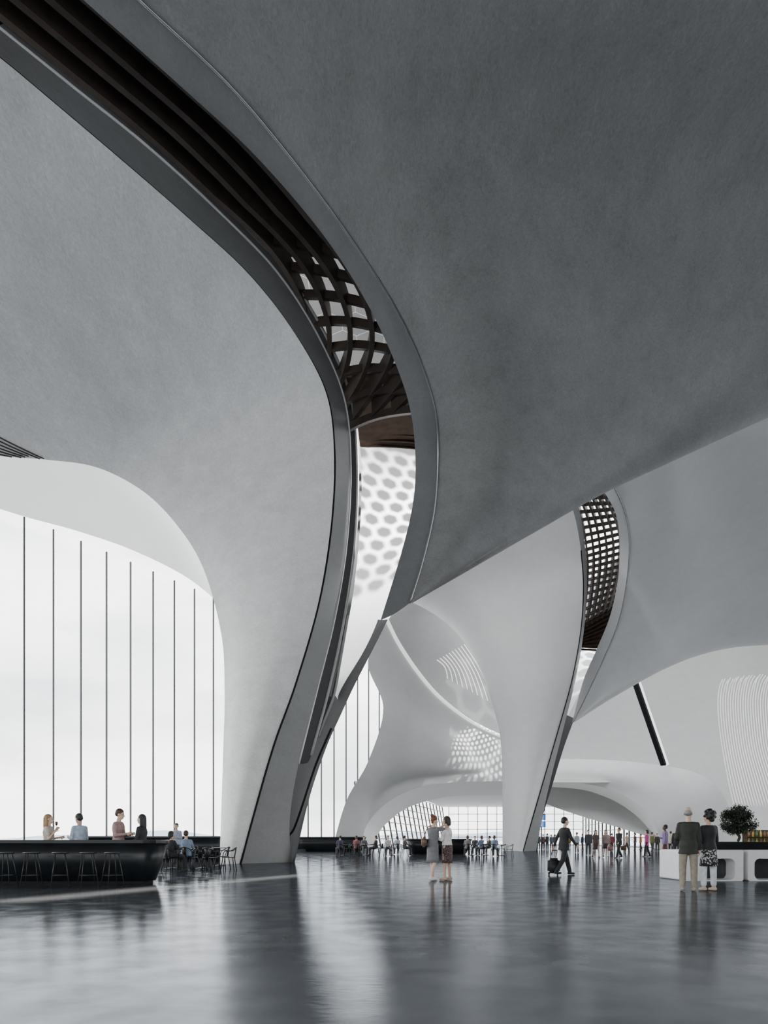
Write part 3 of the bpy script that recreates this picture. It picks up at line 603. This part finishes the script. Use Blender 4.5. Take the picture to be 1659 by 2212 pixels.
SKN={'a':(.66,.44,.34),'b':(.52,.33,.24),'c':(.12,.07,.05)}
def pattern(name,c0,c1,scale):
    m=mat(name,c0,.75); nt=m.node_tree; r=[n for n in nt.nodes if n.type=='VALTORGB'][0]; v=nt.nodes.new('ShaderNodeTexVoronoi'); v.inputs['Scale'].default_value=scale
    tc=[n for n in nt.nodes if n.type=='TEX_COORD'][0]; nt.links.new(tc.outputs['Object'],v.inputs['Vector']); nt.links.new(v.outputs['Distance'],r.inputs['Fac'])
    r.color_ramp.interpolation='CONSTANT'; r.color_ramp.elements[0].position=0; r.color_ramp.elements[1].position=.42; r.color_ramp.elements[0].color=c1+(1,); r.color_ramp.elements[1].color=c0+(1,); return m
PATA=pattern('patterned_skirt_grey',(.02,.02,.022),(.5,.5,.5),26)
PATB=pattern('patterned_skirt_plum',(.03,.02,.025),(.2,.12,.12),40)
def person(px,D_,h,face,label,hair,skin,top,bot,shoes=(.03,.03,.03),pose='stand',arms=('down','down'),lean=0,yaw=0,nod=0,q='hi',fem=False,seat=None,group=None):
    vx={'hi':.0095,'mid':.016,'lo':.028}[q]; hi=q=='hi'
    S_=h/1.75; root=thing('person',label,'person',((px-HX)*D_/F,D_,0),math.radians(face),group)
    w=.88 if fem else 1.0
    lg=[]; R=math.radians
    for sg,(tp_,kb,sp) in zip((-1,1),LEGS[pose]):
        hip=V((sg*.088,0,0)); td=V((sg*sp,math.sin(R(tp_)),-math.cos(R(tp_)))).normalized(); sd=V((0,math.sin(R(tp_-kb)),-math.cos(R(tp_-kb))))
        kn=hip+td*.43; an=kn+sd*.41; lg.append((hip,kn,an,R(tp_-kb)))
    pz=(seat/S_+.1) if seat else -min(x[2].z for x in lg)+.085
    O=V((0,0,pz)); sc_=Matrix.Scale(S_,4)
    Mu=Matrix.Translation(O)@Matrix.Rotation(-R(lean),4,'X')@Matrix.Translation((0,0,-.93))
    up=lambda p: Mu@V(p)
    Hm=Mu@Matrix.Translation((0,.012,1.49))@Matrix.Rotation(R(yaw),4,'Z')@Matrix.Rotation(-R(nod),4,'X')@Matrix.Scale(1.05,4)@Matrix.Translation((0,0,-1.5))
    ux=(Mu.to_3x3()@V((1,0,0))); uy=(Mu.to_3x3()@V((0,1,0)))
    am=[]
    for sg,k in zip((-1,1),arms):
        u,f=ARMS[k]; sh=up((sg*.172*w,0,1.385)); ud=V((u[0]*sg,u[1],u[2])).normalized(); fd=V((f[0]*sg,f[1],f[2])).normalized()
        el=sh+ud*.285; wr=el+fd*.245; am.append((sh,el,wr,fd,sg))
    TS=[(.87,.16,.11),(.96,.166,.115),(1.06,.142*(.92 if fem else 1),.1),(1.15,.14*(.92 if fem else 1),.1),(1.27,.158,.115 if not fem else .122),(1.35,.162,.105),(1.4,.14,.09),(1.44,.09,.07),(1.475,.062,.06)]
    def torso(bm,inf,z0,z1=1.47):
        S=[(up((0,0,z)),ux*(rx*w+inf),uy*(ry+inf)) for z,rx,ry in TS if z0<=z<=z1]
        if z0<.87: S.insert(0,(up((0,0,z0)),ux*(.17*w+inf+.01),uy*(.12+inf)))
        rings_loft(bm,S,18)
    def fin(name,bm,m,par=root,vx=None):
        bmesh.ops.transform(bm,matrix=sc_,verts=bm.verts)
        o=mk(name,bm,m,par)
        if vx:
            r=o.modifiers.new('union','REMESH'); r.mode='VOXEL'; r.voxel_size=vx; r.use_smooth_shade=True
            if q!='lo':
                s=o.modifiers.new('soft','SMOOTH'); s.factor=.5; s.iterations=2
        return o
    sk=mat('skin_'+skin,SKN[skin],.5,var=.06)
    bm=bmesh.new(); torso(bm,0,.87)
    for hip,kn,an,_ in lg:
        caps(bm,O+hip,O+kn,.08,.054); caps(bm,O+kn,O+an,.052,.036); c=lerp(O+kn,O+an,.3); caps(bm,c+V((0,-.012,0)),lerp(O+kn,O+an,.5),.048,.042)
        caps(bm,O+an+V((0,-.04,-.045)),O+an+V((0,.14,-.055)),.032,.026)
    for sh,el,wr,fd,sg in am:
        caps(bm,up((0,0,1.42)),sh,.04,.042)
        caps(bm,sh,el,.042,.034); caps(bm,el,wr,.034,.024)
        nrm=(V((-sg,0,0))-fd*fd.dot(V((-sg,0,0)))); nrm=nrm.normalized() if nrm.length>.1 else V((0,0,-1))
        sd=nrm.cross(fd).normalized()*(1 if (nrm.cross(fd)).y>=0 else -1)
        pe=wr+fd*.085; caps(bm,wr+sd*.012,pe+sd*.018,.02,.018,8); caps(bm,wr-sd*.012,pe-sd*.018,.02,.018,8)
        if hi:
            for o_,ln in ((.03,.072),(.0105,.082),(-.0095,.076),(-.029,.058)):
                a=pe+sd*o_; d1=(fd+nrm*.3+sd*o_*2).normalized(); d2=(fd+nrm*1.0).normalized(); b=a+d1*ln*.55; caps(bm,a,b,.0095,.009,8); caps(bm,b,b+d2*ln*.5,.009,.0075,8)
            a=wr+fd*.03+sd*.03; b=a+(fd*.7+sd*.7+nrm*.3).normalized()*.042; caps(bm,a,b,.012,.01,8); caps(bm,b,b+(fd+nrm*.4).normalized()*.03,.01,.008,8)
        else: caps(bm,pe,pe+(fd+nrm*.4).normalized()*.07,.02,.014,8)
    caps(bm,up((0,0,1.43)),Hm@V((0,0,1.56)),.056,.052)
    ell(bm,(0,-.012,1.655),(.074,.094,.092),Hm); ell(bm,(0,.028,1.585),(.054,.062,.076),Hm); ell(bm,(0,.06,1.542),(.028,.028,.024),Hm)
    if q!='lo':
        caps(bm,Hm@V((0,.082,1.63)),Hm@V((0,.108,1.597)),.011,.015,8)
        for sg in (-1,1): ell(bm,(sg*.074,-.005,1.615),(.013,.022,.032),Hm)
        ell(bm,(0,.07,1.652),(.05,.022,.012),Hm); ell(bm,(0,.085,1.566),(.024,.012,.01),Hm)
    fin('body',bm,sk,vx=vx)
    if hi:
        for sg in (-1,1): bm=bmesh.new(); ell(bm,(sg*.031,.086,1.628),(.014,.008,.007),Hm); fin('eye',bm,mat('eye_dark',(.03,.02,.015),.2))
        bm=bmesh.new(); ell(bm,(0,.096,1.566),(.022,.006,.006),Hm); fin('mouth',bm,mat('lips',(.35,.12,.1),.5))
    hs,hc=hair; hm=mat('hair_%d_%d_%d'%tuple(int(x*100) for x in hc),hc,.55,var=.3,scale=30)
    bm=bmesh.new()
    if hs=='ring':
        ell(bm,(0,-.034,1.638),(.084,.09,.066),Hm)
    else:
        ell(bm,(0,-.026,1.674),(.084,.1,.088),Hm)
        if hs=='short': ell(bm,(0,-.055,1.63),(.08,.07,.07),Hm)
        if hs in('bob','long','curly'):
            zl={'bob':1.55,'long':1.44,'curly':1.57}[hs]
            caps(bm,Hm@V((0,-.07,1.65)),Hm@V((0,-.085,zl)),.07,.06)
            for sg in (-1,1): caps(bm,Hm@V((sg*.068,-.03,1.66)),Hm@V((sg*.072,-.035,zl+.03)),.032,.028)
        if hs=='bun': ell(bm,(0,-.1,1.74),(.05,.05,.045),Hm); caps(bm,Hm@V((0,-.08,1.66)),Hm@V((0,-.07,1.57)),.05,.035)
        if hs=='curly':
            ell(bm,(0,-.04,1.67),(.106,.11,.112),Hm)
            rs=random.Random(3)
            for i in range(60):
                g=rs.uniform(0,6.28); e=rs.uniform(-.5,1.5); c=V((.104*math.cos(g)*math.cos(e),-.035+.112*math.sin(g)*math.cos(e),1.665+.112*math.sin(e)))
                if c.y>.045 and c.z<1.7: continue
                ell(bm,c,(.028,.028,.028),Hm)
    fin('hair',bm,hm,vx=vx if q!='lo' else .022)
    tc,sl,zl=top; bm=bmesh.new(); torso(bm,.024,zl,1.45)
    for sh,el,wr,fd,sg in am:
        caps(bm,up((0,0,1.405)),sh,.052,.054)
        caps(bm,sh,el if sl!='short' else lerp(sh,el,.65),.056,.05)
        if sl=='long': caps(bm,el,lerp(el,wr,.96),.05,.038)
        if sl=='half': caps(bm,el,lerp(el,wr,.3),.05,.044)
    fin('shirt',bm,pm(tc),vx=max(vx,.014))
    kind,bc_=bot[0],bot[1]; bm=bmesh.new()
    if kind=='trousers':
        torso(bm,.012,.87,1.06)
        for hip,kn,an,_ in lg: caps(bm,O+hip,O+kn,.098,.076); caps(bm,O+kn,O+lerp(kn,an,.95),.076,.062)
        fin('trousers',bm,pm(bc_),vx=max(vx,.014))
    else:
        hem=bot[2]; fl=bot[3] if len(bot)>3 else .2
        rings_loft(bm,[(up((0,0,1.07)),ux*.152*w,uy*.112),(up((0,0,.96)),ux*.182*w,uy*.132),(up((0,0,.86)),ux*.19*w,uy*.142),(O+V((0,0,hem-.93+.1)),V((fl*.97,0,0)),V((0,fl*.78,0))),(O+V((0,0,hem-.93)),V((fl,0,0)),V((0,fl*.8,0)))],20)
        fin('skirt',bm,bc_ if not isinstance(bc_,tuple) else pm(bc_))
        if len(bot)>4:
            for hip,kn,an,_ in lg: bm=bmesh.new(); caps(bm,O+lerp(hip,kn,.3),O+kn,.09,.076); caps(bm,O+kn,O+lerp(kn,an,.85),.074,.062); fin('legging',bm,pm(bot[4]),vx=max(vx,.014))
    for hip,kn,an,th in lg:
        bm=bmesh.new(); a=O+an; caps(bm,a+V((0,-.045,-.04)),a+V((0,.14,-.052)),.042,.033); caps(bm,a+V((0,-.02,-.01)),a+V((0,.04,-.035)),.042,.04)
        fin('shoe',bm,pm(shoes),vx=max(vx,.012))
    return root
BL=(.018,.018,.02); BRN=(.05,.028,.018); BLO=(.35,.22,.1); GRY=(.3,.3,.3)
person(105,17.9,1.72,-75,'person with long blonde hair and cream top holding a wine glass behind the bar',('long',BLO),'a',((.5,.47,.4),'short',.84),('trousers',(.05,.05,.06)),arms=('bent','hold'),fem=True,yaw=-5)
person(172,17.9,1.74,60,'person in light blue shirt with sleeves rolled, facing the blonde person at the bar',('short',BL),'b',((.4,.48,.6),'half',.84),('trousers',(.05,.06,.1)),arms=('bent','bent'),nod=12)
person(256,17.9,1.86,-95,'person in dusty pink sweater standing behind the bar',('short',BRN),'a',((.38,.25,.24),'long',.84),('trousers',(.04,.04,.05)),arms=('bent','bent'),nod=14)
person(306,17.9,1.72,80,'person all in black with dark long hair behind the bar, facing the pink sweater',('long',BL),'a',(BL,'long',.8),('trousers',BL),arms=('front','front'),fem=True)
gx,gy=(122-HX)*17.75/F,17.75
bm=bmesh.new(); lathe(bm,[(.03,0),(.03,.004),(.004,.01),(.004,.085),(.025,.11),(.034,.15),(.028,.195),(.024,.195)],14); o=mk('wine_glass',bm,mat('dark_wine_glass',(.12,.05,.05),.1)); o.location=(gx,gy,1.33); tag(o,'stemmed wine glass held up by the blonde person at the bar','wine glass')
person(381,30.5,1.8,175,'person in pale shirt standing behind the dark chairs beside the bar end',('short',BRN),'a',((.34,.38,.48),'long',.84),('trousers',(.05,.05,.07)),arms=('bent','bent'),q='mid')
person(402,24.8,1.78,0,'person in blue shirt seated with back turned at the table behind the bar',('short',BRN),'a',((.2,.27,.38),'long',.86),('trousers',(.06,.07,.1)),pose='sit',arms=('table','table'),seat=.46,q='mid')
person(370,23.4,1.7,-35,'person in dark top seated at the table right of the bar end',('bob',BL),'b',(BL,'long',.86),('trousers',BL),pose='sit',arms=('table','table'),seat=.46,q='mid',fem=True)
person(935,18.1,1.70,-48,'person with auburn bun in grey dress embracing the person in white blouse',('bun',(.16,.06,.03)),'a',((.17,.17,.18),'short',.8),('skirt',(.17,.17,.18),.5,.19),shoes=(.8,.8,.8),pose='step',arms=('up','hug'),fem=True,nod=6,lean=3)
person(966,18.2,1.68,55,'person in white blouse and dark patterned skirt embracing the person in grey dress',('bob',(.03,.018,.012)),'b',((.72,.71,.7),'long',.95),('skirt',PATB,.48,.17),shoes=(.4,.3,.22),pose='stand',arms=('bent','hug'),fem=True,lean=2)
t=thing('handbag','brown shoulder bag hanging at the left side of the grey dress','handbag',((916-HX)*18/F,18.05,.86))
bm=bmesh.new(); box(bm,(0,0,.14),(.13,.3,.26)); bmesh.ops.bevel(bm,geom=[e for e in bm.edges],offset=.04,segments=3,affect='EDGES'); mk('bag_body',bm,mat('bag_leather',(.16,.09,.06),.5),t)
bm=bmesh.new(); sweep(bm,herm([V((0,-.1,.24)),V((.05,-.07,.42)),V((.12,0,.55)),V((.05,.07,.42)),V((0,.1,.24))],24),circ(.01,6)); mk('strap',bm,mat('bag_leather',(.16,.09,.06)),t)
person(1218,21,1.8,-70,'person in black suit walking right and pulling a black bag',('short',BL),'a',(BL,'long',.78),('trousers',BL),pose='walk',arms=('drag','swing'),yaw=-10,lean=3)
t=thing('luggage','black wheeled travel bag pulled by the person in black suit','luggage',((1196-HX)*21/F,21,0))
bm=bmesh.new(); box(bm,(0,0,.28),(.36,.26,.46)); bmesh.ops.bevel(bm,geom=[e for e in bm.edges],offset=.07,segments=3,affect='EDGES'); mk('bag_body',bm,mat('bag_black',(.015,.015,.016),.6,bump=.2),t)
bm=bmesh.new(); box(bm,(0,-.15,.24),(.26,.06,.26)); bmesh.ops.bevel(bm,geom=[e for e in bm.edges],offset=.025,segments=2,affect='EDGES'); mk('front_pocket',bm,mat('bag_black',(.015,.015,.016)),t)
bm=bmesh.new()
for sx in (-.08,.08): sweep(bm,[V((sx,.1,.5)),V((sx+.06,.1,.74))],circ(.01,6))
sweep(bm,[V((-.02,.1,.74)),V((.14,.1,.74))],circ(.014,6)); mk('handle',bm,CHAIRM,t)
for sx in (-.13,.13):
    bm=bmesh.new(); sweep(bm,[V((sx-.02,.05,.045)),V((sx+.02,.05,.045))],circ(.044,12)); mk('wheel',bm,BLACK,t)
person(1487,14.35,1.74,-12,'elderly balding person in dark olive jacket and khaki trousers seen from behind',('ring',GRY),'a',((.026,.029,.022),'long',.78),('trousers',(.27,.245,.19)),shoes=(.3,.26,.22),arms=('front','down'),yaw=-25)
person(1531,14.4,1.66,10,'person with black curly hair, black cardigan and patterned skirt beside the white bench',('curly',(.012,.011,.012)),'b',((.012,.012,.014),'long',.84),('skirt',PATA,.55,.2,(.6,.62,.66)),shoes=(.5,.38,.3),arms=('front','bent'),fem=True,yaw=15)
person(1437,33,1.8,70,'person in purple shirt and dark red trousers walking left of the white bench',('short',BL),'c',((.24,.17,.34),'long',.84),('trousers',(.16,.05,.05)),pose='step',arms=('down','bent'),q='mid')
person(1462,37,1.75,150,'person in dark jacket standing between the purple shirt and the elderly pair',('short',GRY),'a',(BL,'long',.8),('trousers',(.04,.04,.05)),q='mid')
person(1397,44,1.72,60,'person in bright pink coat walking in the middle of the concourse',('bob',BRN),'a',((.5,.06,.24),'long',.72),('trousers',BL),pose='step',q='mid',fem=True)
person(1337,41,1.84,120,'tall person in black suit walking with a brown case',('short',BRN),'a',(BL,'long',.78),('trousers',BL),pose='walk',arms=('swing','swingb'),q='mid')
person(1309,42,1.74,170,'person with long hair and pinkish bag strolling beside the tall black suit',('long',BRN),'a',((.3,.24,.23),'long',.84),('skirt',(.04,.04,.05),.6,.19),pose='walk',q='mid',fem=True)
person(1287,42,1.72,185,'person in dark dress strolling left of the one with the pinkish bag',('long',BL),'a',((.1,.07,.07),'short',.84),('skirt',(.07,.05,.05),.55,.19),pose='walk',q='mid',fem=True)
person(1271,48,1.78,175,'person in dark jacket standing alone left of the strolling pair',('short',BL),'a',((.04,.045,.06),'long',.8),('trousers',(.04,.045,.06)),q='mid')
person(1246,58,1.72,10,'small distant person in pale top between the suited traveller and the strolling group',('short',BRN),'a',((.3,.32,.36),'long',.84),('trousers',(.06,.06,.08)),q='lo')
for px,d,z,c,lb in [(1319,41.6,.4,(.3,.16,.15),'pinkish brown handbag carried beside the strolling person'),(1347,40.6,.45,(.1,.05,.03),'brown case carried by the tall person in black suit')]:
    t=thing('handbag',lb,'handbag',((px-HX)*d/F,d,z)); bm=bmesh.new(); box(bm,(0,0,.14),(.32,.14,.26)); bmesh.ops.bevel(bm,geom=[e for e in bm.edges],offset=.03,segments=2,affect='EDGES'); mk('bag_body',bm,pm(c),t)
    bm=bmesh.new(); sweep(bm,herm([V((-.1,0,.26)),V((0,0,.4)),V((.1,0,.26))],12),circ(.012,6)); mk('strap',bm,pm(c),t)
for i,(px,d,h) in enumerate([(1163,76,1.78),(1173,78,1.72),(1182,77,1.8),(1191,79,1.7),(1199,84,1.75),(1372,70,1.75),(1420,66,1.7)]):
    c=[(.05,.05,.07),(.12,.06,.06),(.03,.03,.03),(.08,.08,.12)][i%4]
    person(px,d,h,[180,150,30,200,0,90,170][i],['leftmost of the tiny figures gathered beside the middle column foot','second of the tiny figures beside the middle column foot','third of the tiny figures beside the middle column foot','fourth of the tiny figures beside the middle column foot','rightmost of the tiny figures beside the middle column foot','tiny distant figure right of the tall black suit','tiny distant figure behind the purple shirt'][i],('short',BL),'a',(c,'long',.8),('trousers',(.03,.03,.035)),q='lo')
for px,d,nm,c in [(1212,88,'rust red',(.3,.08,.04)),(1230,92,'ochre yellow',(.4,.26,.06)),(1258,74,'navy blue',(.03,.05,.14)),(1283,80,'brown',(.15,.08,.04)),(1322,68,'maroon',(.2,.03,.05)),(1354,62,'tan',(.4,.28,.18)),(1384,76,'orange',(.5,.18,.05)),(1409,58,'olive green',(.12,.13,.04)),(1449,52,'cream',(.55,.5,.4)),(1474,48,'teal',(.03,.14,.15))]:
    person(px,d,1.74,(px*37)%360,'tiny distant person in %s top walking in the far concourse'%nm,('short',BRN),'a',(c,'long',.82),('trousers',(.04,.035,.035)),pose='step',q='lo',group='distant walkers')
fd_=[(735,46,20,(.06,.06,.1)),(770,46.5,0,(.25,.1,.1)),(786,50,200,(.1,.1,.12)),(812,47,90,(.05,.05,.05)),(838,46.5,180,(.5,.5,.52)),(858,50.5,10,(.45,.47,.5)),(874,47,-80,(.12,.1,.1)),(1010,46,0,(.2,.18,.18)),(1026,51,170,(.06,.06,.07)),(1040,47,30,(.15,.2,.3)),(1057,50,90,(.07,.06,.06)),(1068,45,-20,(.2,.25,.35))]
for i,(px,d,fc,c) in enumerate(fd_):
    lb=['seated diner in navy top, leftmost in the distant dining area','seated diner in dull red top, second from left in the distant dining area','seated diner in dark grey top, third from left in the distant dining area','seated diner in black top, fourth from left in the distant dining area','seated diner in white top nearest the left of the embracing couple','seated diner in pale blue-grey top left of the embracing couple','seated diner in brown top just left of the handbag of the couple','seated diner in taupe top right of the embracing couple','seated diner in charcoal top, second right of the embracing couple','seated diner in steel blue top, third right of the embracing couple','seated diner in near-black top, second left of the middle column','seated diner in blue top nearest the middle column'][i]
    person(px,d,1.72,fc,lb,(('short','bob')[i%2],(BL,BRN)[i%2]),'a',(c,'long',.86),('trousers',(.04,.04,.05)),pose='sit',arms=('table','table'),seat=.46,q='lo',group='distant diners')
